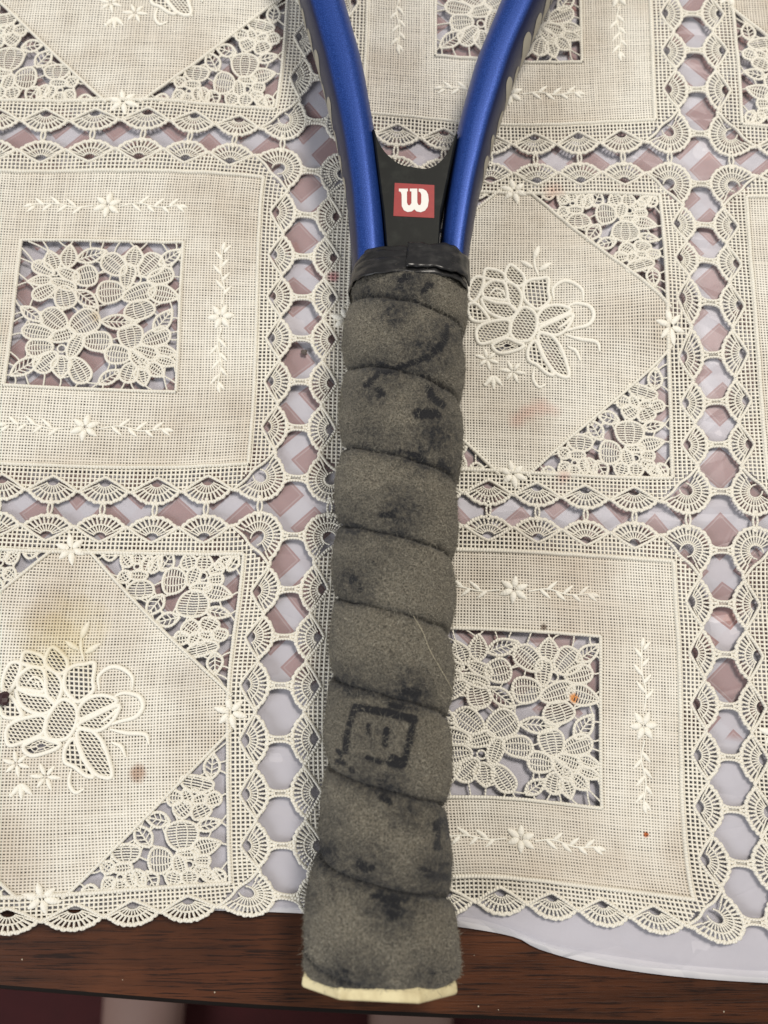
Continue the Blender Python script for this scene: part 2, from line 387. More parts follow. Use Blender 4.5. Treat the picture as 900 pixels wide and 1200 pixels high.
# ------------------------------------------------------------------ border of one panel (four equal sides + corners)
RP = .392; FS = .12; EYE = .427
def side(f):
    """returns a function turning (x along side, depth outwards) into panel xy for side f=0..3"""
    ca, sa = [(1, 0), (0, 1), (-1, 0), (0, -1)][f]
    def g(q):
        q = np.asarray(q, float); X, D = q[..., 0], q[..., 1]
        return np.stack([ca*X - sa*D, sa*X + ca*D], -1) if True else None
    return g
def fan(g, c, rnd):
    """one shell: eye, two rings of spokes, scalloped rim"""
    k = Cords('round'); a_, b_ = .0585, .0465; ph = np.radians(np.linspace(-64, 64, 17))
    e = np.array([c, EYE]); jit = rnd.uniform(.96, 1.04)
    def el(t, p): return e + np.stack([a_*t*np.sin(p), b_*t*np.cos(p)*jit], -1)
    ph2 = np.linspace(ph[0], ph[-1], 50); rim = np.vstack([[(c-.0605, EYE+.0245)], el(1.0, ph2)+np.stack([np.sin(ph2), np.cos(ph2)], -1)*(.0021*np.abs(np.sin(np.linspace(0, 7*PI, 50))))[:, None], [(c+.0605, EYE+.0245)]])
    wv = 1+.03*np.abs(np.sin(np.linspace(0, 7*PI, len(rim))))
    k.add(g(rim), .0088, z=.0010, step=.0025, mod=.20, modlen=.0125, height=.0038)
    k.add(g(el(.60, np.radians(np.linspace(-58, 58, 12)))), .0042, z=.0008, height=.0032)
    k.add(g(el(.27, np.radians(np.linspace(-70, 70, 8)))), .0040, z=.0010, height=.0034)
    zz = np.array([(c-.0605, EYE+.0245), (c-.030, EYE+.0045), (c-.007, EYE-.008), (c, EYE-.0105), (c+.007, EYE-.008), (c+.030, EYE+.0045), (c+.0605, EYE+.0245)])
    k.add(g(zz), .0074, z=.0014, step=.0026, mod=.14, modlen=.007, height=.0046)
    for p in np.radians(np.linspace(-60, 60, 11)): k.add(g(np.array([el(.60, p), el(.99, p)])), .0050, z=.0004, height=.003)
    for p in np.radians(np.linspace(-62, 62, 10)): k.add(g(np.array([el(.27, p), el(.61, p)])), .0036, z=.0002, height=.0022)
    return k
def corner_fan(sx, sy, rnd):
    k = Cords('round'); m = np.array([sx, sy]); e = np.array([.424, .424])
    a0, a1 = math.radians(-66), math.radians(156)
    def el(t, a, R=.0500):
        u = np.abs((a-(a0+a1)/2)/((a1-a0)/2)); r = R*(1+.30*np.clip(u-.62, 0, 1)**1.5*2.2)*t
        return e + np.stack([r*np.cos(a), r*np.sin(a)], -1)
    A = np.linspace(a0, a1, 30); A2 = np.linspace(A[1], A[-2], 80)
    vA, vB = np.array([EYE+.0245, .3600]), np.array([.3600, EYE+.0245])
    k.add(np.vstack([[vA], el(1, A2)+np.stack([np.cos(A2), np.sin(A2)], -1)*(.0021*np.abs(np.sin(np.linspace(0, 11*PI, 80))))[:, None], [vB]])*m, .0088, z=.0010, step=.0025, mod=.20, modlen=.0125, height=.0038)
    k.add(el(.64, A[2:-2])*m, .0042, z=.0008, height=.0032)
    k.add(el(.27, np.linspace(a0-.6, a1+.6, 16))*m, .0040, z=.0010, height=.0034)
    zz = spline([vA, (.430, .388), (.412, .402), (.402, .412), (.388, .430), vB], 4)
    k.add(zz*m, .0074, z=.0014, step=.0026, mod=.14, modlen=.007, height=.0046)
    for a in np.linspace(a0+.05, a1-.05, 20): k.add(np.array([el(.64, a), el(.99, a)])*m, .0050, z=.0004, height=.003)
    for a in np.linspace(a0+.1, a1-.1, 17): k.add(np.array([el(.27, a), el(.65, a)])*m, .0036, z=.0002, height=.0022)
    return k
def border_outer():
    """closed polygon: inner boundary of the shells (where the net stops)"""
    out = []
    for f in range(4):
        g = side(f)
        xs = [(.3600, EYE+.0245)]
        for c in (.30, .18, .06, -.06, -.18, -.30):
            xs += [(c, EYE-.009), (c-.06, EYE+.0245)]
        # side f runs +x -> -x, going round the panel
        out += [g(p) for p in xs]
        out += [g(p) for p in [(-.392, EYE-.01), (-.402, EYE-.017), (-.412, EYE-.025), (-(EYE-.010), .388)]]
    return np.array(out)
def rect(h, n=1): return np.array([(-h, -h), (h, -h), (h, h), (-h, h)])
def rope_square(cd_, h, wd, z=.0016, wob=.0012):
    for k in range(4):
        a = rect(h)[k]; b = rect(h)[(k+1) % 4]; t = np.linspace(0, 1, 24)[:, None]; p = a+(b-a)*t
        p = p+RNG.normal(0, wob*.25, p.shape); p[0] = a; p[-1] = b
        cd_.add(p, wd, z=z, step=.0022, mod=.10, modlen=.0078, height=wd*.62)

cloth = empty('lace_tablecloth')
tag(cloth, 'cream lace tablecloth with square flower windows and rose diamonds spread under the racket', 'tablecloth')

def panel(col, row, kind):
    off = (col, row*.98); seed = 10*col+row+50; rnd = np.random.default_rng(seed)
    name = 'square_window_panel' if kind == 'A' else 'rose_diamond_panel'
    root = empty(name); root.parent = cloth
    # filet net border
    net = Cords('roof'); bo = border_outer(); inn = rect(RP)
    hatch(net, [bo, inn], 0, .0098, .0054, z=0, height=.0026, jit=.04, vary=.15, seed=seed)
    hatch(net, [bo, inn], PI/2, .0098, .0054, z=.0008, height=.0026, jit=.04, vary=.15, seed=seed+1)
    net.build('filet_net', M['thread'], root, off)
    # shells
    for f in range(4):
        g = side(f)
        for c in (.30, .18, .06, -.06, -.18, -.30): fan(g, c, rnd).build('scallop_shell', M['cord'], root, off)
    for sx in (1, -1):
        for sy in (1, -1): corner_fan(sx, sy, rnd).build('corner_shell', M['cord'], root, off)
    rope = Cords('round'); rope_square(rope, RP, .0095)
    lin = Cords('roof'); satin = Cords('round')
    if kind == 'A':
        holes = [rect(RP), rect(.202)]
        rope_square(rope, .2035, .0085)
        pol = []; 
        for fl, ey in zip(FL_WIN, EY_WIN):
            ol = Cords('round'); nt = ol
            for (x0, y0, x1, y1, wd, kd) in fl:
                petal(ol, nt, WQ((x0, y0)), WQ((x1, y1)), wd*.4/757, kd, polys=pol)
            c = WQ(ey[:2]); a = np.linspace(0, 2*PI, 12); ol.add(c+np.stack([np.cos(a), np.sin(a)], -1)*ey[2]*.00052, .005, z=.0014)
            ol.build('cutwork_flower', M['cord'], root, off)
        for (x0, y0, x1, y1, wd) in LF_WIN:
            ol = Cords('round'); petal(ol, ol, WQ((x0, y0)), WQ((x1, y1)), wd*.4/757, 'leaf', polys=pol); ol.build('cutwork_leaf', M['cord'], root, off)
        br = Cords('round'); fp = []
        for k in range(4):
            a = rect(.2)[k]; b = rect(.2)[(k+1) % 4]
            for t in (np.arange(11)+.5)/11: fp.append(a+(b-a)*(t+rnd.uniform(-.02, .02)))
        bars(br, np.array(fp), pol, .075); link_tips(br, pol, .034)
        br.build('lace_bar', M['cord'], root, off)
        for sx, sy, ax in ((0, -1, 0), (0, 1, 0), (-1, 0, 1), (1, 0, 1)):
            sp = Cords('round'); d = .300
            if ax == 0: sprig(sp, lambda a, b: (a, sy*d+b))
            else: sprig(sp, lambda a, b: (sx*(d+.006)+b, a))
            sp.build('embroidered_sprig', M['satin'], root, off)
    else:
        tri0 = np.array([(.392, .047), (.392, .392), (.047, .392)])
        holes = [rect(RP)]
        for sx, sy in ((1, 1), (1, -1), (-1, 1), (-1, -1)):
            m = np.array([sx, sy]); holes.append(tri0*m*np.array([1, 1]))
            rope.add((np.array([(.400, .036), (.22, .2185), (.036, .400)]))*m, .0082, z=.0022, step=.0022, mod=.1, modlen=.0078, height=.0052)
            pol = []
            for fl, ey in zip(FL_TRI, EY_TRI):
                ol = Cords('round')
                for (x0, y0, x1, y1, wd, kd) in fl:
                    petal(ol, ol, TQ((x0, y0))*m, TQ((x1, y1))*m, wd*.345/870, kd, polys=pol)
                c = TQ(ey[:2])*m; a = np.linspace(0, 2*PI, 12); ol.add(c+np.stack([np.cos(a), np.sin(a)], -1)*ey[2]*.00036, .005, z=.0014)
                ol.build('cutwork_flower', M['cord'], root, off)
            for (x0, y0, x1, y1, wd) in LF_TRI:
                ol = Cords('round'); petal(ol, ol, TQ((x0, y0))*m, TQ((x1, y1))*m, wd*.345/870, 'leaf', polys=pol); ol.build('cutwork_leaf', M['cord'], root, off)
            br = Cords('round'); fp = []
            for a, b, n in ((tri0[0], tri0[1], 9), (tri0[1], tri0[2], 9), (tri0[2], tri0[0], 11)):
                for t in (np.arange(n)+.5)/n: fp.append((a+(b-a)*(t+rnd.uniform(-.02, .02)))*m)
            bars(br, np.array(fp), pol, .06); link_tips(br, pol, .026)
            br.build('lace_bar', M['cord'], root, off)
        for c in ((.398, 0), (-.398, 0), (0, .398), (0, -.398)):
            d = Cords('round'); daisy(d, c, .036, 6, .3, .0145); d.build('satin_flower', M['satin'], root, off)
        rs = Cords('round'); rn = Cords('roof')
        for kd, pts in ROSE_NET:
            P = np.array([RQ(p) for p in pts]); S = spline(P, 4, True); holes.append(S)
            rs.add(close(np.vstack([S, S[:1]])), .0100, z=.0020, step=.0026, mod=.12, modlen=.0065, height=.0050)
            if kd == 'w':
                c = S.mean(0)
                for i in range(0, len(S), 3): rn.add(np.array([c+(S[i]-c)*.25, S[i]]), .0034, z=.0006)
                for q in (.3, .62): rn.add(close(c+(S-c)*q), .003, z=.0008)
            else:
                pt = .0105 if kd == 'o' else .0074
                hatch(rn, [S], .10, pt, pt*.50, z=.0004, height=.0028, seed=seed)
                hatch(rn, [S], (1.45 if kd == 'o' else 0.95), pt, pt*.50, z=.0012, height=.0028, seed=seed)
        for pts, wd in ROSE_SATIN:
            S = spline([RQ(p) for p in pts], 6); t = np.linspace(0, 1, len(S))
            rs.add(S, wd/2370*np.maximum(np.sin(PI*np.clip(t, .05, .95))**.4, .2), z=.0022, step=.0024, mod=.10, modlen=.0062)
        for (x0, y0, x1, y1, wd) in ROSE_LEAF: build_satin(rs, RQ((x0, y0)), RQ((x1, y1)), wd/2300)
        for (x, y, R, n, rt) in ROSE_DAISY: daisy(rs, RQ((x, y)), R/2050, n, rt, .0095)
        for tx, ty in ((120, 1018), (176, 1034), (228, 1010)): build_satin(rs, RQ((172, 955)), RQ((tx, ty)), .0115)
        rs.build('rose_embroidery', M['satin'], root, off); rn.build('rose_net_filling', M['thread'], root, off)
    hatch(lin, holes, 0, .00700, .0058, step=.018, z=-.0002, height=.0016, jit=.035, vary=.13, wob=.0006, seed=seed+7)
    hatch(lin, holes, PI/2, .00700, .0053, step=.018, z=.0002, height=.0015, jit=.035, vary=.13, wob=.0006, seed=seed+8)
    lin.build('linen_weave', M['linen'], root, off)
    rope.build('corded_edge', M['cord'], root, off)
for r in (-1, 0, 1):
    for c in (0, 1, 2): panel(c, r, 'A' if (c+r) % 2 == 0 else 'B')

# joining links between panels
def link_v(X, Y, L, wide):   # link running along Y
    k = Cords('round'); t = np.linspace(0, 1, 13)
    for sg in (1, -1):
        k.add(np.stack([X+sg*(wide*np.sin(PI*t)**.8 - .0012), Y-L/2+L*t], -1), .0056, z=.0012, height=.0042)
    k.add([(X, Y-L/2-.006), (X, Y-L/2+.004)], .0095, z=.0012, height=.0042); k.add([(X, Y+L/2-.004), (X, Y+L/2+.006)], .0095, z=.0012, height=.0042)
    return k
def link_h(X, Y, L, wide):   # broad two-strand bar running along X with a slit
    k = Cords('round'); t = np.linspace(0, 1, 15)
    for sg in (1, -1):
        fl = np.abs(2*t-1)**3*.012
        k.add(np.stack([X-L/2+L*t, Y+sg*(.0050+fl)], -1), .0064, z=.0010, height=.0044)
    k.add(np.array([(X-L*.46, Y), (X-L*.18, Y)]), .0075, z=.0012, height=.0042); k.add(np.array([(X+L*.18, Y), (X+L*.46, Y)]), .0075, z=.0012, height=.0042)
    k.add(np.array([(X-L*.22, Y), (X+L*.22, Y)]), .0016, z=.0008, height=.003)
    return k
for r in (-1, 0, 1):
    for c in (0, 1):
        for q in (-.424, -.30, -.18, -.06, .06, .18, .30, .424):
            link_h(c+.5, r*.98+q, .058, .004).build('joining_link', M['cord'], cloth)
for r in (-1, 0):
    for c in (0, 1, 2):
        for q in (-.424, -.30, -.18, -.06, .06, .18, .30, .424):
            link_v(c+q, r*.98+.49, .036, .0065).build('joining_loop', M['cord'], cloth)

# ------------------------------------------------------------------ table, floor
N = NT('dark_wood'); p = N.pos()
gp = N.mapping(p, (9, 150, 30), rot=(0, 0, math.radians(2.6))); g1 = N.noise(gp, 1.0, 6, .65)
gp2 = N.mapping(p, (55, 1500, 60), rot=(0, 0, math.radians(2.6))); g2 = N.noise(gp2, 1.0, 4, .7)
n3 = N.noise(p, 45, 3)
c = N.mix(N.ramp(g1, .3, .72), (0.022, 0.0075, 0.0032, 1), (0.095, 0.030, 0.011, 1))
c = N.mix(N.math('MULTIPLY', N.ramp(g2, .52, .60), .85), c, (0.008, 0.003, 0.002, 1))
c = N.mix(N.math('MULTIPLY', N.ramp(n3, .5, .8), .5), c, (0.13, 0.045, 0.017, 1))
N.set(Base_Color=c, Roughness=N.math('MULTIPLY_ADD', g2, .35, .32)); N.b.inputs['Specular IOR Level'].default_value = .18
N.l(N.bump(g2, .00025, .7, N.bump(g1, .0003, .4)), N.b.inputs['Normal']); M['wood'] = N.m
N = NT('dark_table_edge'); N.set(Base_Color=(0.006, 0.004, 0.003, 1), Roughness=.5); N.b.inputs['Specular IOR Level'].default_value = .15; M['edge'] = N.m
ed = [(-700, 1098), (-300, 1130), (0, 1154), (300, 1177), (600, 1191), (900, 1200), (1300, 1212), (1800, 1226)]
E = spline(px2w([a for a, b in ed], [b for a, b in ed], -.0012), 6)
prof = [(0.0, -.0012), (.0009, -.0016), (.0016, -.0030), (.0024, -.006), (.0024, -.020), (.0012, -.024), (-.004, -.026)]
V = []; F = []
tan = np.gradient(E, axis=0); nn = np.stack([tan[:, 1], -tan[:, 0]], -1); nn /= np.linalg.norm(nn, axis=1, keepdims=True)
back = 0.75
for i in range(len(E)):
    V.append((E[i, 0], back, -.0012))
    for d, z in prof: V.append((E[i, 0]+nn[i, 0]*d, E[i, 1]+nn[i, 1]*d, z))
    V.append((E[i, 0], back, -.026))
k = len(prof)+2
for i in range(len(E)-1):
    for j in range(k): F.append((i*k+j, i*k+(j+1) % k, (i+1)*k+(j+1) % k, (i+1)*k+j))
F.append(tuple(range(k))); F.append(tuple(reversed(range((len(E)-1)*k, len(E)*k))))
table = py_obj('wooden_table', V, [f[::-1] for f in F], M['wood'])
table.data.materials.append(M['edge'])
for pl in table.data.polygons:
    vi = [v % k for v in pl.vertices]
    if len(vi) == 4 and min(vi) >= 1 and max(vi) <= 7: pl.material_index = 1
tag(table, 'dark brown wooden table top with a black edge under the lace cloth', 'table')
N = NT('dark_red_floor'); p = N.pos()
N.set(Base_Color=N.mix(N.noise(p, 30, 4), (0.045, 0.005, 0.006, 1), (0.085, 0.008, 0.010, 1)), Roughness=.8); N.l(N.bump(N.noise(p, 900, 2), .002, .5), N.b.inputs['Normal'])
fl = py_obj('floor', [(-2.5, -2.5, -.76), (2.5, -2.5, -.76), (2.5, 2.5, -.76), (-2.5, 2.5, -.76)], [(0, 1, 2, 3)], N.m); tag(fl, kind='structure')

# ------------------------------------------------------------------ plastic covers under the lace
def sheet_mesh(name, edge_px, z0, amp, seed, mat, parent):
    ex = np.array([a for a, b in edge_px], float); ey = np.array([b for a, b in edge_px], float)
    Ew = px2w(ex, ey, z0); S = spline(Ew, 10); xs = np.linspace(S[0, 0], S[-1, 0], 260); yb = np.interp(xs, S[:, 0], S[:, 1])
    ny = 200; wv = Wav(9, 14, 60, seed); wv2 = Wav(6, 90, 200, seed+1); V = np.zeros((len(xs), ny, 3)); t = np.linspace(0, 1, ny)
    V[:, :, 0] = xs[:, None]; V[:, :, 1] = yb[:, None]+(0.55-yb[:, None])*t[None]**1.0
    q = V[:, :, :2].reshape(-1, 2); V[:, :, 2] = (z0+amp*wv(q)+amp*.3*wv2(q)).reshape(len(xs), ny)
    V2 = V.copy(); V2[:, :, 2] -= .00012; n0 = len(xs)*ny
    VV = np.vstack([V.reshape(-1, 3), V2.reshape(-1, 3)])
    i, j = np.meshgrid(np.arange(len(xs)-1), np.arange(ny-1), indexing='ij'); i = i.ravel(); j = j.ravel()
    Ft = np.stack([i*ny+j, (i+1)*ny+j, (i+1)*ny+j+1, i*ny+j+1], -1); Fb = Ft[:, ::-1]+n0
    i = np.arange(len(xs)-1); Fe = np.stack([i*ny, i*ny+n0, (i+1)*ny+n0, (i+1)*ny], -1)
    return mesh_obj(name, VV, np.vstack([Ft, Fb, Fe]), mat, parent)
# printed white sheet
N = NT('printed_white_plastic'); p = N.pos()
wrp = N.n('ShaderNodeVectorMath', operation='MULTIPLY_ADD'); 
nv = N.noise(p, 16, 1, .5, 1); N.l(nv, wrp.inputs[0]); wrp.inputs[1].default_value = (.010, .010, 0); N.l(p, wrp.inputs[2])
A_ = .0142
mp = N.mapping(wrp.outputs[0], (1/A_, 1/A_, 1), rot=(0, 0, math.radians(47)), loc=(.3, .25, 0))
sx = N.n('ShaderNodeSeparateXYZ'); N.l(mp, sx.inputs[0])
fx = N.math('FRACT', sx.outputs[0]); fy = N.math('FRACT', sx.outputs[1])
dx = N.math('ABSOLUTE', N.math('SUBTRACT', fx, .5)); dy = N.math('ABSOLUTE', N.math('SUBTRACT', fy, .5))
d = N.math('MAXIMUM', dx, dy)
ins = N.ramp(d, .352, .342); line = N.math('MULTIPLY', N.ramp(d, .280, .288), N.ramp(d, .310, .302))
# a second, smaller ghost row half a cell away
fx2 = N.math('FRACT', N.math('ADD', sx.outputs[0], .5)); fy2 = N.math('FRACT', N.math('ADD', sx.outputs[1], .5))
d2 = N.math('MAXIMUM', N.math('ABSOLUTE', N.math('SUBTRACT', fx2, .5)), N.math('ABSOLUTE', N.math('SUBTRACT', fy2, .5)))
gh = N.math('MULTIPLY', N.ramp(d2, .22, .21), .14)
sp = N.n('ShaderNodeSeparateXYZ'); N.l(p, sp.inputs[0])
yend = px2w(450, 812, 0)[1]
m = N.ramp(N.math('MULTIPLY_ADD', sp.outputs[0], .127, sp.outputs[1]), yend-.001, yend+.001)
wh = N.mix(N.noise(p, 60, 3), (0.60, 0.585, 0.61, 1), (0.80, 0.78, 0.79, 1))
pk = N.mix(N.noise(p, 120, 3), (0.30, 0.105, 0.075, 1), (0.44, 0.19, 0.15, 1))
pk = N.mix(N.math('MULTIPLY', line, .55), pk, (0.66, 0.50, 0.46, 1))
c = N.mix(N.math('MULTIPLY', gh, m), wh, (0.5, 0.35, 0.33, 1)); c = N.mix(N.math('MULTIPLY', ins, m), c, pk)
N.set(Base_Color=c, Roughness=.35); N.b.inputs['Specular IOR Level'].default_value = .4
vo = N.n('ShaderNodeTexVoronoi', feature='DISTANCE_TO_EDGE'); N.l(N.mapping(wrp.outputs[0], (1, 1.9, 1), rot=(0, 0, -.5)), vo.inputs['Vector']); vo.inputs['Scale'].default_value = 34
N.l(N.bump(N.ramp(vo.outputs['Distance'], 0, .12), .0005, .6, N.bump(N.noise(p, 45, 3), .0012, .5)), N.b.inputs['Normal'])
M['print'] = N.m
N = NT('clear_plastic_film'); p = N.pos()
N.set(Base_Color=(0.80, 0.78, 0.82, 1), Roughness=.38); N.b.inputs['Specular IOR Level'].default_value = .28
ws = N.mapping(p, (1, 2.2, 1), rot=(0, 0, .6)); vo = N.n('ShaderNodeTexVoronoi', feature='DISTANCE_TO_EDGE'); N.l(ws, vo.inputs['Vector']); vo.inputs['Scale'].default_value = 26; nb = N.bump(N.noise(ws, 40, 2, .5), .0012, .4); nb = N.bump(N.ramp(vo.outputs['Distance'], 0, .05), .0004, .5, nb); N.l(nb, N.b.inputs['Normal'])
tr = N.n('ShaderNodeBsdfTransparent'); tr.inputs[0].default_value = (.97, .97, .98, 1); mx = N.n('ShaderNodeMixShader'); mx.inputs[0].default_value = .08
N.l(tr.outputs[0], mx.inputs[1]); N.l(N.b.outputs[0], mx.inputs[2]); N.l(mx.outputs[0], N.out.inputs[0]); M['film'] = N.m
cover = empty('plastic_table_cover'); tag(cover, 'white plastic table cover printed with dusty pink squares, lying under the lace', 'table cover')
sheet_mesh('printed_sheet', [(-900, 1062), (-300, 1066), (0, 1066), (200, 1066), (345, 1070), (440, 1077), (535, 1086), (602, 1098), (633, 1113), (700, 1131), (789, 1144), (900, 1152), (1100, 1160), (1700, 1180)], 0.0, .00008, 21, M['print'], cover)
film = empty('clear_plastic_sheet'); tag(film, 'clear creased plastic film lying between the lace and the printed cover', 'plastic sheet')
sheet_mesh('film', [(-900, 1056), (-300, 1060), (0, 1062), (200, 1062), (345, 1066), (440, 1070), (540, 1074), (589, 1085), (647, 1107), (722, 1120), (800, 1131), (900, 1138), (1100, 1146), (1700, 1160)], .0006, .00014, 33, M['film'], film)

sheet_mesh('film_fold', [(-900, 1050), (345, 1064), (440, 1069), (540, 1079), (600, 1094), (655, 1113), (735, 1130), (800, 1137), (900, 1146), (1100, 1154), (1700, 1170)], .0003, .00010, 41, M['film'], film)
# ------------------------------------------------------------------ racket
ZA = 0.0195
def at(x, y, z=ZA): q = px2w(x, y, z); return np.array([q[0], q[1]])
racket = empty('tennis_racket', tuple(at(480, 700))+(0.0,)); racket.location = (0, 0, 0)
tag(racket, 'blue tennis racket with black taped throat and worn grey fuzzy grip, lying on the lace', 'racket')
# -- grip
rows = [(322, 412, 547), (335, 409, 548), (400, 403, 545), (500, 397.5, 540.5), (600, 393, 536), (700, 388, 532), (800, 384, 529), (900, 379.5, 527), (960, 375, 526), (1000, 369, 527), (1030, 362, 530), (1060, 357, 534), (1100, 353, 538.5), (1140, 351, 539), (1175, 351, 538)]
ra = np.array(rows, float); mid = px2w((ra[:, 1]+ra[:, 2])/2, ra[:, 0], ZA); lf = px2w(ra[:, 1], ra[:, 0], ZA); rt = px2w(ra[:, 2], ra[:, 0], ZA)
hwid = np.linalg.norm(rt-lf, axis=1)/2*.975
axis_dir = mid[-1]-mid[0]; axis_len = np.linalg.norm(axis_dir); axis_dir /= axis_len
S_of = (mid-mid[0]) @ axis_dir
side_dir = np.array([-axis_dir[1], axis_dir[0]])
if side_dir[0] < 0: side_dir = -side_dir
ZT = ZA+.0145
def s_top(y): q = px2w(np.interp(y, ra[:, 0], (ra[:, 1]+ra[:, 2])/2), y, ZT); return float((q-mid[0]) @ axis_dir)
def s_at(y): return float(np.interp(y, ra[:, 0], S_of))
def axis_pt(s): return np.stack([np.interp(s, S_of, mid[:, 0]), np.interp(s, S_of, mid[:, 1])], -1)
def half(s): return np.interp(s, S_of, hwid)
def sect(th, e=2.35):
    c, s_ = np.cos(th), np.sin(th); r = (np.abs(c)**e+np.abs(s_)**e)**(-1/e); return r*c, r*s_
seam_y = [262, 352, 434, 534, 627, 716, 817, 928, 1040, 1160]
seam_s = np.array([s_top(y) for y in seam_y])
S0, S1 = s_at(342), s_at(1138)
NA, NR = 860, 264
ss = np.linspace(S0, S1, NA); th = np.linspace(0, 2*PI, NR, endpoint=False)
SS, TH = np.meshgrid(ss, th, indexing='ij')
# theta: 0 = right side, pi/2 = top, pi = left.  The seam runs down to the right
def wrapphase(SS, TH):
    t = np.where(TH > 1.5*PI, TH-2*PI, TH)         # -pi/2..3pi/2
    return np.interp(SS, seam_s, np.arange(len(seam_s))) - (PI/2-t)/(2*PI)*.92
PHS = wrapphase(SS, TH); FR = PHS-np.floor(PHS)
gn = Wav(14, 60, 260, 8); gf = Wav(24, 500, 1600, 9); gm = Wav(10, 20, 60, 10)
uv = np.stack([SS.ravel(), TH.ravel()*.017], -1)
wobs = .010*gn(uv).reshape(SS.shape)
FR2 = np.mod(FR+wobs*.5, 1)
bulge = np.sin(PI*np.clip(FR2, 0, 1))**.55
dist = np.minimum(FR2, 1-FR2)
groove = np.exp(-(dist/.028)**2)
step_ = (1-FR2)**2*.35
taper = np.clip((ss-S0)/.002, 0, 1)[:, None]*np.clip((S1-ss)/.0012, 0.0, 1)[:, None]**.5
Rb = half(SS)
bot = np.clip((ss-s_at(1010))/(S1-s_at(1010)), 0, 1)[:, None]
Rr = Rb*(1-.0) + (-.0016+.0022*bulge+.0005*step_)*(1-.6*bot) - .0006*groove*(1-.4*bot) + .00016*gn(uv).reshape(SS.shape) + .00030*gm(uv).reshape(SS.shape) + .00007*gf(uv).reshape(SS.shape)
Rr = Rr - .0011*(1-taper)
cx, cz = sect(TH)
AX = axis_pt(SS.ravel()).reshape(SS.shape+(2,))
VZ = np.clip(.93-.08*bot, .8, 1)
V = np.zeros(SS.shape+(3,)); V[..., 0] = AX[..., 0]+side_dir[0]*cx*Rr; V[..., 1] = AX[..., 1]+side_dir[1]*cx*Rr; V[..., 2] = ZA-.0005+cz*Rr*VZ
V[..., 2] = np.maximum(V[..., 2], .0018)
i, j = np.meshgrid(np.arange(NA-1), np.arange(NR), indexing='ij'); i = i.ravel(); j = j.ravel(); j2 = (j+1) % NR
F = np.stack([i*NR+j, i*NR+j2, (i+1)*NR+j2, (i+1)*NR+j], -1)
grip_V = V.reshape(-1, 3)
# wear marks, drawn in photo pixels over the upper side of the grip
PXY = w2px(grip_V); up = (np.sin(TH).ravel() > -.25)
dn = Wav(16, .03, .12, 12)(PXY)*1.6 + Wav(16, .12, .5, 13)(PXY)*1.3
dark = np.zeros(len(grip_V)); soft_ = np.zeros(len(grip_V))
def cap(x0, y0, x1, y1, r):
    a = np.array([x0, y0], float); b = np.array([x1, y1], float); ab = b-a; L2 = max((ab**2).sum(), 1e-6)
    t = np.clip(((PXY-a) @ ab)/L2, 0, 1); return np.hypot(*(PXY-a-t[:, None]*ab).T)-r
def hard(*a, k=1.0):
    global dark; d = cap(*a)-.4+dn*(.22 if 400 < a[0] < 490 and 822 < a[1] < 900 else .7); dark = np.maximum(dark, k*np.clip(.5-d/1.8, 0, 1))
def smear(x, y, r, k=.5):
    global soft_; d = np.hypot(PXY[:, 0]-x, PXY[:, 1]-y)+dn*2.2; soft_ = np.maximum(soft_, min(1, k*1.3)*np.clip(1-d/(r*1.85), 0, 1)**.75)
for a in [(478,322,470,328,4),(503,335,496,340,4),(525,384,520,402,4),(519,402,506,416,4),(508,415,478,428,3.2),(476,428,452,436,3.5),(446,432,440,442,4),(436,447,430,452,3),(442,455,448,462,3.5),
          (503,456,506,468,4.5),(508,466,519,476,4),(490,486,512,485,6),(470,528,500,538,2.2),(515,543,525,550,2),(448,603,462,604,3),(404,618,412,622,2),(422,684,421,692,1.5),(438,659,440,660,1.5),
          (472,811,489,812,4),(458,826,470,829,3.2),(402,802,409,808,3),(417,829,450,834,4.6),(450,834,485,843,4.8),(484,845,480,870,4.4),(479,870,473,896,4.0),(416,830,409,850,3.6),(407,858,405,880,4.0),(460,889,472,892,5),
          (432,850,431,858,3),(453,855,451,872,4.2),(430,888,445,893,3),(455,893,470,897,4.5),(462,887,468,890,3),(396,892,401,895,4.5),(410,901,414,905,2.5),(448,934,456,940,3.6),(441,926,468,928,2.2),
          (512,964,522,960,3.5),(513,966,512,992,4),(524,964,523,984,2.4),(375,996,384,998,4.5),(421,1014,436,1018,4.5),(502,1024,522,1028,4.5),(495,1018,500,1020,2),(516,1014,524,1012,2),
          (449,1054,468,1055,3.2),(455,1060,465,1062,4.2),(458,1068,461,1074,3),(389,1036,391,1044,1.6),(402,1138,408,1141,3),(505,1141,512,1140,2.2),(395,880,399,884,1.5),(434,1052,446,1048,1.4)]: hard(*a)
for a in [(462,365,16,.55),(478,330,22,.5),(430,338,16,.4),(500,412,26,.5),(520,395,16,.5),(450,435,22,.45),(436,460,20,.4),(505,470,20,.35),(511,510,20,.6),(460,520,16,.3),(432,505,18,.35),(490,535,16,.5),(524,548,12,.5),
          (470,600,24,.5),(420,600,16,.3),(412,620,16,.45),(450,640,26,.22),(413,680,18,.5),(425,690,14,.4),(480,810,20,.6),(410,800,18,.45),(440,805,26,.3),(465,830,18,.4),(440,860,34,.28),(430,905,24,.35),(455,920,22,.45),(478,953,16,.45),
          (392,960,14,.3),(380,998,18,.55),(430,1018,26,.45),(400,1008,26,.35),(512,1024,24,.5),(500,1030,20,.4),(459,1062,24,.6),(460,1090,14,.3),(520,965,20,.4),(405,1138,20,.4),(430,1142,22,.35),(500,1142,20,.35),(390,1040,14,.25),(365,1050,14,.3),(485,1050,22,.3)]: smear(*a)
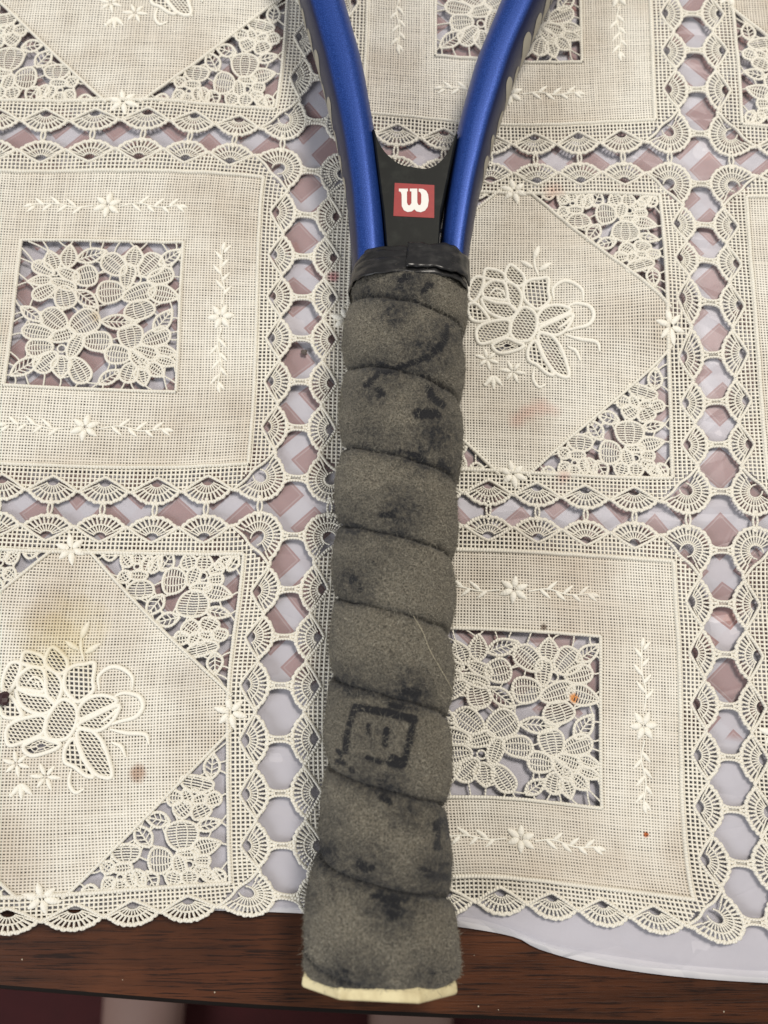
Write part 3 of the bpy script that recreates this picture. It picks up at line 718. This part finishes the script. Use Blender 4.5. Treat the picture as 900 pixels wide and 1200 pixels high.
# seams: thin broken black line of grime in the overlap
brk = Wav(8, .02, .06, 15)(PXY)
seamw = np.exp(-(dist.ravel()/(.018*(1+.25*brk)))**2)*np.clip(.85+.5*brk, .2, 1)
stitch_l = np.exp(-((ss-s_at(1118))/.00028)**2)[:, None]*np.ones(NR)
seamw = np.maximum(seamw, stitch_l.ravel()*.55*np.clip(.6+.5*brk, 0, 1))
val = np.clip(np.maximum(np.where(up, dark, 0), seamw*.97), 0, 1); sval = np.clip(np.where(up, soft_, .25) + .26*np.exp(-(dist.ravel()/.07)**2), 0, .8)
N = NT('worn_grey_felt'); p = N.pos()
n1 = N.noise(p, 2300, 4, .75); n2 = N.noise(p, 700, 3); n4 = N.noise(p, 120, 3); n5 = N.noise(p, 5200, 2)
c = N.mix(N.ramp(n1, .38, .64), (0.040, 0.036, 0.029, 1), (0.25, 0.225, 0.175, 1))
c = N.mix(N.math('MULTIPLY', N.ramp(n4, .45, .75), .35), c, (0.055, 0.052, 0.044, 1))
sm = N.math('MULTIPLY', N.attr('smear'), N.ramp(n2, .25, .60)); c = N.mix(N.math('MULTIPLY', sm, 1.75, clamp=True), c, (0.017, 0.018, 0.021, 1))
dk = N.attr('dark'); c = N.mix(N.math('MULTIPLY', dk, N.math('MULTIPLY_ADD', n1, .5, .72), clamp=True), c, (0.012, 0.0125, 0.015, 1))
N.set(Base_Color=c, Roughness=.95); N.b.inputs['Specular IOR Level'].default_value = .12
try: N.b.inputs['Sheen Weight'].default_value = .12; N.b.inputs['Sheen Roughness'].default_value = .6
except Exception: pass
N.l(N.bump(n5, .0002, .6, N.bump(n1, .00035, .8)), N.b.inputs['Normal']); M['felt'] = N.m
grip = mesh_obj('grip', grip_V, F, M['felt'], racket)
for nm, arr in (('dark', val), ('smear', sval)):
    a = grip.data.attributes.new(nm, 'FLOAT', 'POINT'); a.data.foreach_set('value', arr.astype(np.float32))
# felt fuzz
def grid_normals():
    a = np.roll(V, -1, 1)-np.roll(V, 1, 1); b = np.gradient(V, axis=0); n = np.cross(b, a); n /= np.linalg.norm(n, axis=-1, keepdims=True)+1e-12
    ctr = np.stack([AX[..., 0], AX[..., 1], np.full(SS.shape, ZA)], -1)
    sg = np.sign((n*(V-ctr)).sum(-1, keepdims=True)); return (n*sg).reshape(-1, 3)
NRM = grid_normals()
upidx = np.where(np.sin(TH).ravel() > -.55)[0]
NH = 90000
hi = RNG.choice(upidx, NH); keep = RNG.random(NH) > val[hi]*.93; hi = hi[keep]; NH = len(hi)
root_ = grip_V[hi]+NRM[hi]*-.0001; nr_ = NRM[hi]
rv = RNG.normal(size=(NH, 3)); tdir = rv-(rv*nr_).sum(1, keepdims=True)*nr_; tdir /= np.linalg.norm(tdir, axis=1, keepdims=True)
tdir2 = tdir+RNG.normal(size=(NH, 3))*.5
L = RNG.gamma(4, .00026, NH)[:, None]; lift = RNG.uniform(.08, .42, NH)[:, None]
P0 = root_; P1 = root_+(tdir*.5+nr_*lift)*L; P2 = root_+(tdir*.55+tdir2*.4+nr_*lift*1.15)*L
wvec = np.cross(tdir, nr_)*RNG.uniform(.00002, .00005, NH)[:, None]
HV = np.stack([P0-wvec, P0+wvec, P1-wvec*.9, P1+wvec*.9, P2-wvec*.35, P2+wvec*.35], 1).reshape(-1, 3)
b = np.arange(NH)[:, None]*6; HF = np.concatenate([b+np.array([0, 1, 3, 2]), b+np.array([2, 3, 5, 4])], 0)
N = NT('grey_felt_fibre'); p = N.pos()
nn_ = N.noise(p, 1500, 2)
cc = N.mix(N.ramp(nn_, .3, .7), (0.06, 0.056, 0.047, 1), (0.42, 0.39, 0.31, 1)); cc = N.mix(N.math('MULTIPLY', N.attr('smear'), 1.3, clamp=True), cc, (0.03, 0.03, 0.033, 1))
N.set(Base_Color=cc, Roughness=.9); M['fuzz'] = N.m
fz = mesh_obj('grip_fuzz', HV, HF, M['fuzz'], grip, smooth=True); fz['kind'] = 'stuff'
a = fz.data.attributes.new('smear', 'FLOAT', 'POINT'); a.data.foreach_set('value', np.repeat(sval[hi], 6).astype(np.float32))
# a stray pale hair lying over the grip
def free_tube(name, P, r, mat, parent, n=6):
    P = np.asarray(P, float); T = np.gradient(P, axis=0); T /= np.linalg.norm(T, axis=1, keepdims=True)
    a = np.cross(T, [0, 0, 1.0]); a /= np.linalg.norm(a, axis=1, keepdims=True)+1e-9; b = np.cross(a, T); r = np.broadcast_to(r, (len(P),))
    an = np.linspace(0, 2*PI, n, endpoint=False)
    VV = (P[:, None]+(a[:, None]*np.cos(an)[None, :, None]+b[:, None]*np.sin(an)[None, :, None])*r[:, None, None]).reshape(-1, 3)
    i, j = np.meshgrid(np.arange(len(P)-1), np.arange(n), indexing='ij'); i = i.ravel(); j = j.ravel(); j2 = (j+1) % n
    return mesh_obj(name, VV, np.stack([i*n+j, i*n+j2, (i+1)*n+j2, (i+1)*n+j], -1), mat, parent)
N = NT('pale_hair'); N.set(Base_Color=(0.62, 0.56, 0.40, 1), Roughness=.5); M['hair'] = N.m
def on_grip(x, y, lift=.0006):
    m_ = np.where(up)[0]; k_ = m_[np.argmin(((PXY[m_]-[x, y])**2).sum(1))]; return grip_V[k_]+NRM[k_]*lift
HP = spline([on_grip(x, y) for x, y in [(484, 724), (494, 742), (502, 760), (511, 778), (520, 794), (528, 808)]], 6)
tag(free_tube('loose_hair', HP, .000045, M['hair'], None), 'single pale hair lying across the grey grip near its right edge', 'hair')
# -- butt cap (eight sided, flared)
N = NT('cream_butt_cap'); p = N.pos()
c = N.mix(N.ramp(N.noise(p, 160, 4), .45, .75), (0.70, 0.62, 0.38, 1), (0.42, 0.34, 0.18, 1)); c = N.mix(N.math('MULTIPLY', N.ramp(N.noise(p, 900, 3), .62, .72), .5), c, (0.12, 0.10, 0.07, 1))
N.set(Base_Color=c, Roughness=.45); N.l(N.bump(N.noise(p, 300, 3), .0004, .4), N.b.inputs['Normal']); M['cap'] = N.m
sE = s_at(1120); V_ = []; F_ = []
hwc = float(half(sE))
prof = [(sE-.010, .86), (s_at(1128), .88), (s_at(1137), .955), (s_at(1146), .965), (s_at(1149), .945)]
oct_ = [(1, .48), (.50, .90), (-.50, .90), (-1, .48), (-1, -.42), (-.5, -.88), (.5, -.88), (1, -.42)]
for s_, f in prof:
    a = axis_pt(np.array([s_]))[0] if s_ <= S_of[-1] else mid[-1]+axis_dir*(s_-S_of[-1])
    for (u, v) in oct_: V_.append((a[0]+side_dir[0]*u*hwc*f, a[1]+side_dir[1]*u*hwc*f, ZA-.0006+v*hwc*f*.94))
for i in range(len(prof)-1):
    for j in range(8): F_.append((i*8+j, i*8+(j+1) % 8, (i+1)*8+(j+1) % 8, (i+1)*8+j))
F_.append(tuple(range(7, -1, -1))); F_.append(tuple(range((len(prof)-1)*8, len(prof)*8)))
capo = py_obj('butt_cap', V_, F_, M['cap'], racket)
bv = capo.modifiers.new('bevel', 'BEVEL'); bv.width = .0006; bv.segments = 2; bv.limit_method = 'ANGLE'
# -- arms
N = NT('metallic_blue_paint'); p = N.pos()
fk = N.noise(p, 3200, 3, .8); ch = N.noise(p, 700, 3, .7)
c = N.mix(N.ramp(fk, .45, .75), (0.008, 0.036, 0.20, 1), (0.055, 0.13, 0.48, 1)); c = N.mix(N.math('MULTIPLY', N.ramp(ch, .70, .73), .75), c, (0.02, 0.025, 0.05, 1))
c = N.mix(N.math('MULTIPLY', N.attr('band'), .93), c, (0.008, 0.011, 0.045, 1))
N.set(Base_Color=c, Roughness=.40, Metallic=.35); N.b.inputs['Specular IOR Level'].default_value = .3; N.b.inputs['Coat Weight'].default_value = .06; N.b.inputs['Coat Roughness'].default_value = .2
N.l(N.bump(fk, .00006, .35), N.b.inputs['Normal']); M['blue'] = N.m
N = NT('cream_print'); N.set(Base_Color=(0.36, 0.34, 0.28, 1), Roughness=.5); M['cprint'] = N.m
def arm_surface(outer, inner, sgn):
    """outer / inner silhouettes in photo pixels -> swept rounded section"""
    yy = np.linspace(-150, 334, 112)
    o = np.interp(yy, [b for a, b in outer], [a for a, b in outer]); n_ = np.interp(yy, [b for a, b in inner], [a for a, b in inner])
    ker = np.hanning(17); ker /= ker.sum()
    o = np.convolve(np.pad(o, 8, mode='reflect', reflect_type='odd'), ker, 'valid'); n_ = np.convolve(np.pad(n_, 8, mode='reflect', reflect_type='odd'), ker, 'valid')
    C = px2w((o+n_)/2, yy, ZA+.001); A_o = px2w(o, yy, ZA+.001); A_n = px2w(n_, yy, ZA+.001)
    T = np.gradient(C, axis=0); T /= np.linalg.norm(T, axis=1, keepdims=True); side_ = np.stack([-T[:, 1], T[:, 0]], -1)
    side_ *= np.sign((side_*(A_o-A_n)).sum(1, keepdims=True))
    wv_ = np.abs(((A_o-A_n)*side_).sum(1))/2
    return yy, C, side_, wv_, T
def arm_point(C, sd, w_, u, v):   # u outward(-1..1) v up (-1..1)
    return np.array([C[0]+sd[0]*u*w_, C[1]+sd[1]*u*w_, ZA+v*.0102])
def sec_arm(th):
    # 0 = outward, pi/2 = top : flatter crown, sloped shoulder, vertical cheek
    e = 3.3; c, s_ = np.cos(th), np.sin(th); r = (np.abs(c)**e+np.abs(s_)**e)**(-1/e); u = r*c; v = r*s_
    return u*(1-.20*np.clip(v, 0, 1)**1.7), v
outL = [(290, -200), (318, -120), (336, -60), (351, 0), (374, 80), (394, 160), (406, 230), (412, 300), (413, 320)]; inL = [(338, -200), (368, -120), (388, -60), (403, 0), (426, 80), (440, 160), (450, 250), (454, 300), (455, 320)]
outR = [(765, -200), (712, -120), (676, -60), (644, 0), (607, 80), (580, 160), (561, 230), (549, 300), (547, 320)]; inR = [(700, -200), (648, -120), (614, -60), (588, 0), (555, 80), (534, 158), (520, 250), (514, 300), (513, 320)]
arms = []
for o_, i_, sg in ((outL, inL, -1), (outR, inR, 1)):
    yy, C, sd, wv_, T = arm_surface(o_, i_, sg); K = 40; tt = np.linspace(0, 2*PI, K, endpoint=False); u, v = sec_arm(tt)
    P = np.zeros((len(yy), K, 3)); P[..., 0] = C[:, None, 0]+sd[:, None, 0]*u[None]*wv_[:, None]; P[..., 1] = C[:, None, 1]+sd[:, None, 1]*u[None]*wv_[:, None]; P[..., 2] = ZA+v[None]*.0102
    i, j = np.meshgrid(np.arange(len(yy)-1), np.arange(K), indexing='ij'); i = i.ravel(); j = j.ravel(); j2 = (j+1) % K
    F = np.stack([i*K+j, i*K+j2, (i+1)*K+j2, (i+1)*K+j], -1)
    if sg > 0: F = F[:, ::-1]
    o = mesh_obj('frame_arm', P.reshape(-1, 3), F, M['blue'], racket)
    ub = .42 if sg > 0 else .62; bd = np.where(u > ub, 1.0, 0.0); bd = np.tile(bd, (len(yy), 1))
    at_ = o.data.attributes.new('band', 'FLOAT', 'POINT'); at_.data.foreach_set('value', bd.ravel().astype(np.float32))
    arms.append((yy, C, sd, wv_, T, sg))
    # pale lobed lettering printed on the outer cheek, seen edge on
    L = np.concatenate([[0], np.cumsum(np.linalg.norm(np.diff(C, axis=0), axis=1))])
    def cheek(l, q):   # q 0..1 from shoulder down the cheek
        thq = (.74 if sg > 0 else .50)-1.0*q; u_, v_ = sec_arm(np.array([thq])); ii = lambda A_: np.array([np.interp(l, L, A_[:, k]) for k in range(A_.shape[1])])
        c_ = ii(C); s_ = ii(sd); w0 = np.interp(l, L, wv_); return arm_point(c_, s_, w0, float(u_[0])*1.012+.004, float(v_[0]))
    l = np.interp(-140, yy, L); lend = np.interp(212, yy, L); kk = 0
    while l < lend:
        ln = .0080+.0016*math.sin(kk*2.1); V_ = []; F_ = []; rr_ = 12; qn = 5
        for a in range(rr_+1):
            f = a/rr_; top = (1-abs(2*f-1)**2.6)**.5
            for b_ in range(qn+1): V_.append(cheek(l+ln*f, 1.0-(.78+.2*math.sin(kk*3.7))*top*(b_/qn)))
        for a in range(rr_):
            for b_ in range(qn): F_.append((a*(qn+1)+b_, a*(qn+1)+b_+1, (a+1)*(qn+1)+b_+1, (a+1)*(qn+1)+b_))
        py_obj('printed_letter', V_, F_ if sg < 0 else [f[::-1] for f in F_], M['cprint'], o, smooth=True)
        l += ln*(1.10); kk += 1
# -- black throat bridge
N = NT('black_throat_plastic'); p = N.pos()
c = N.mix(N.ramp(N.noise(p, 260, 4), .5, .8), (0.010, 0.011, 0.010, 1), (0.022, 0.024, 0.021, 1)); N.set(Base_Color=c, Roughness=.5); N.b.inputs['Specular IOR Level'].default_value = .16; N.l(N.bump(N.noise(p, 2500, 3), .00005, .4), N.b.inputs['Normal']); M['black'] = N.m
ZB = ZA+.0086
crv = spline([(436, 150), (442, 168), (452, 182), (467, 194), (490, 200), (508, 198), (521, 188), (530, 173), (537, 155)], 6)
bt = [(517, 250), (512, 322), (456, 322), (449, 250)]
poly = np.vstack([crv, bt[::1]]); PW = px2w(poly[:, 0], poly[:, 1], ZB)
cen = PW.mean(0); V_ = []; n_ = len(PW)
for sc, z in ((.965, ZB), (.985, ZB-.0004), (1.0, ZB-.0012), (1.0, ZA-.0088)):
    for q in PW: 
        d = cen-q; d = d/np.linalg.norm(d)*(0 if sc == 1 else (.0009 if sc < .97 else .0003)); V_.append((q[0]+d[0], q[1]+d[1], z))
F_ = [tuple(range(n_-1, -1, -1))]
for r_ in range(3):
    for i in range(n_): F_.append((r_*n_+i, r_*n_+(i+1) % n_, (r_+1)*n_+(i+1) % n_, (r_+1)*n_+i))
F_.append(tuple(range(3*n_, 4*n_)))
br = py_obj('throat_bridge', V_, F_, M['black'], racket)
# logo: red square with white w
N = NT('logo_red'); N.set(Base_Color=N.mix(N.noise(N.pos(), 900, 3), (0.24, 0.010, 0.012, 1), (0.33, 0.020, 0.020, 1)), Roughness=.5); M['red'] = N.m
N = NT('logo_white'); N.set(Base_Color=(0.74, 0.73, 0.70, 1), Roughness=.5); M['white'] = N.m
def decal(name, pts, z, th_, mat, parent):
    Q = px2w(pts[:, 0], pts[:, 1], z); n = len(Q)
    me = bpy.data.meshes.new(name)
    V_ = [(q[0], q[1], z) for q in Q]+[(q[0], q[1], z-th_) for q in Q]
    F_ = [tuple(range(n)), tuple(range(2*n-1, n-1, -1))]+[(i, i+n, (i+1) % n+n, (i+1) % n) for i in range(n)]
    me.from_pydata([tuple(map(float, v)) for v in V_], [], F_); me.materials.append(mat); o = bpy.data.objects.new(name, me); COL.objects.link(o); o.parent = parent; return o
cz7 = lambda L_: np.array([(390+x/5.294, 150+y/5.294) for x, y in L_])
decal('logo_square', cz7([(384, 340), (630, 354), (629, 558), (376, 545)])[::-1], ZB+.00010, .0003, M['red'], br)
wpts = [(410,376),(466,376),(466,392),(460,394),(460,462),(466,478),(478,480),(488,466),(488,394),(478,392),(478,376),(524,376),(524,392),(524,462),(532,478),(543,478),(549,462),(549,412),(543,398),(533,394),(533,376),(560,378),(580,390),(591,412),(595,448),(589,488),(572,512),(546,522),(520,517),(506,504),(490,517),(464,521),(441,510),(428,484),(427,412),(422,396),(410,392)]
decal('logo_letter', cz7(wpts)[::-1], ZB+.00022, .0003, M['white'], br)
# -- black tape wound over the top of the grip
N = NT('black_tape'); p = N.pos()
N.set(Base_Color=N.mix(N.ramp(N.noise(p, 350, 4), .5, .75), (0.010, 0.010, 0.011, 1), (0.028, 0.027, 0.027, 1)), Roughness=N.math('MULTIPLY_ADD', N.noise(p, 200, 3), .3, .18))
N.l(N.bump(N.noise(N.mapping(p, (1, 2.5, 1)), 260, 2), .0005, .35), N.b.inputs['Normal']); M['tape'] = N.m
def tape_band(y0, y1, r0, r1, tilt, th0=0, th1=2*PI, name='tape_wrap', ragged=.0, zoff=0, seed=3):
    full = abs(th1-th0-2*PI) < .01; K = 90 if full else 40; R_ = 12; tt = np.linspace(th0, th1, K, endpoint=not full)
    sa, sb = [float(np.interp(y, [280]+list(ra[:, 0]), [S_of[0]-.0096]+list(S_of))) for y in (y0, y1)]
    wn = Wav(8, 60, 300, seed); V_ = []
    for inner in (0, 1):
        for a in range(R_+1):
            f = a/R_; base_r = r0+(r1-r0)*f
            for kx, t in enumerate(tt):
                s_ = sa+(sb-sa)*f+tilt*math.cos(t)*(1)+(ragged*float(wn(np.array([[t*.02, f*.01]]))[0]) if a in (0, R_) else 0)
                u, v = sect(np.array([t]), 2.9); nz = .00016*float(wn(np.array([[t*.02, f*.02+.3]]))[0])
                rr_ = base_r+nz-(.00035 if inner else 0)-(.00018 if a in (0, R_) else 0)
                sc_ = max(s_, S_of[0]); ax_ = axis_pt(np.array([sc_]))[0]+axis_dir*min(s_-S_of[0], 0)
                fl_ = .80+.15*np.clip((s_-s_at(322)+.003)/(s_at(350)-s_at(322)+.003), 0, 1) if zoff == 0 else zoff
                V_.append((ax_[0]+side_dir[0]*u[0]*rr_, ax_[1]+side_dir[1]*u[0]*rr_, ZA+v[0]*rr_*fl_))
    F_ = []; half_ = (R_+1)*K
    for a in range(R_):
        for kx in range(K if full else K-1):
            k2 = (kx+1) % K; q = (a*K+kx, a*K+k2, (a+1)*K+k2, (a+1)*K+kx); F_.append(q); F_.append(tuple(x+half_ for x in q[::-1]))
    for a, sg in ((0, 1), (R_, -1)):
        for kx in range(K if full else K-1):
            k2 = (kx+1) % K; q = (a*K+kx, a*K+kx+half_, a*K+k2+half_, a*K+k2); F_.append(q[::sg])
    if not full:
        for kx, sg in ((0, -1), (K-1, 1)):
            for a in range(R_): q = (a*K+kx, a*K+kx+half_, (a+1)*K+kx+half_, (a+1)*K+kx); F_.append(q[::sg])
    return py_obj(name, V_, F_, M['tape'], racket, smooth=True)
r_top = float(hwid[0]); 
tape_band(313, 332, r_top*.970, r_top*.985, -.0003, ragged=.00012, seed=3)
tape_band(320, 340, r_top*.985, r_top*1.010, .0003, ragged=.00015, seed=4)
tape_band(328, 350, r_top*1.000, r_top*1.045, -.0004, ragged=.0002, seed=5)
tape_band(309, 343, r_top*1.055, r_top*1.10, .0003, th0=.40, th1=1.62, name='tape_flap', ragged=.0004, seed=6)
# ------------------------------------------------------------------ crumbs and specks
N = NT('dark_crumb'); N.set(Base_Color=(0.035, 0.012, 0.014, 1), Roughness=.5); M['crumb'] = N.m
N = NT('pale_crumb'); N.set(Base_Color=(0.45, 0.38, 0.28, 1), Roughness=.6); M['crumb2'] = N.m
N = NT('grey_grit'); N.set(Base_Color=(0.10, 0.08, 0.07, 1), Roughness=.4); M['grit'] = N.m
def crumb(px, py, z, r, mat, label, seed, name='crumb', cat='crumb', group=None, sq=(1, 1, .6)):
    import bmesh
    bm = bmesh.new(); bmesh.ops.create_icosphere(bm, subdivisions=2, radius=r); rr_ = random.Random(seed); off = [rr_.uniform(0, 6) for _ in range(6)]
    for v in bm.verts:
        n = v.co.normalized(); k_ = 1+.22*math.sin(n.x*5+off[0])+.18*math.sin(n.y*6+off[1])+.15*math.sin(n.z*7+off[2]); v.co = Vector((n.x*k_*r*sq[0], n.y*k_*r*sq[1], n.z*k_*r*sq[2]))
    me = bpy.data.meshes.new(name); bm.to_mesh(me); bm.free(); me.materials.append(mat); o = bpy.data.objects.new(name, me); COL.objects.link(o)
    q = px2w(px, py, z); o.location = (q[0], q[1], z+r*.4); return tag(o, label, cat, group)
crumb(5, 818, .0028, .0019, M['crumb'], 'dark purple crumb on the rose embroidery at the left edge', 1)
crumb(357, 413, .0010, .0009, M['grit'], 'tiny brown metal-like speck in a lace opening left of the grip', 2, 'speck', 'speck')
rr = random.Random(5)
for i in range(9):
    x = rr.uniform(0, 900); lo = 1100 if x < 345 else (1110 if x < 560 else 1165)
    hi_ = np.interp(x, [0, 300, 600, 900], [1150, 1172, 1186, 1194]); 
    if hi_ < lo+2: continue
    crumb(x, rr.uniform(lo, hi_), -.0012, rr.uniform(.00010, .00020), M['crumb2'], 'minute pale dust crumb on the bare wooden table edge', 20+i, group='dust crumbs on the bare wood')
# ------------------------------------------------------------------ seated person's legs and feet far below the table edge
N = NT('bare_skin'); N.set(Base_Color=(0.33, 0.21, 0.175, 1), Roughness=.6); N.b.inputs['Subsurface Weight'].default_value = 0.0; M['skin'] = N.m
def person():
    zf_ = -.76
    fx = [float(px2w(164, 1190, zf_+.05)[0]), float(px2w(482, 1200, zf_+.05)[0])]
    yf = float(px2w(300, 1190, zf_+.05)[1])
    vs_ = [(sum(fx)/2, -.86, -.27)]; ed_ = []; rad = [(.13, .10)]
    for x, yo in zip(fx, (0, -.045)):
        b0 = len(vs_); hx = x*.5+sum(fx)/4
        pts = [(hx, -.84, -.27, .085, .08), (hx*.5+x*.5, -.62, -.25, .07, .065), (x, -.44+yo, -.26, .058, .055), (x, -.50+yo, -.45, .052, .05), (x, -.53+yo, -.66, .034, .034), (x, yf-.10+yo, zf_+.045, .040, .040),
               (x, yf-.03+yo, zf_+.040, .044, .038), (x, yf+.04+yo, zf_+.030, .050, .028), (x, yf+.09+yo, zf_+.022, .048, .020)]
        for q in pts: vs_.append(q[:3]); rad.append(q[3:])
        ed_ += [(0, b0)]+[(b0+k_, b0+k_+1) for k_ in range(len(pts)-1)]
        for k_, t in enumerate((-.036, -.018, 0, .017, .032)):
            vs_.append((x+t, yf+.125+yo-abs(t)*.5, zf_+.014)); rad.append((.010, .010)); ed_.append((b0+8, len(vs_)-1))
    me = bpy.data.meshes.new('person'); me.from_pydata(vs_, ed_, []); o = bpy.data.objects.new('person', me); COL.objects.link(o)
    sk = o.modifiers.new('skin', 'SKIN')
    for i, r_ in enumerate(rad): me.skin_vertices[0].data[i].radius = r_
    me.skin_vertices[0].data[0].use_root = True
    sb = o.modifiers.new('sub', 'SUBSURF'); sb.levels = 2; sb.render_levels = 2
    dg = bpy.context.evaluated_depsgraph_get(); m2 = bpy.data.meshes.new_from_object(o.evaluated_get(dg)); o.modifiers.clear(); o.data = m2; m2.name = 'person'
    m2.materials.clear(); m2.materials.append(M['skin']); m2.polygons.foreach_set('use_smooth', [True]*len(m2.polygons))
    tag(o, "bare blurred feet of a seated person on the dark red floor below the table", 'person')
person()
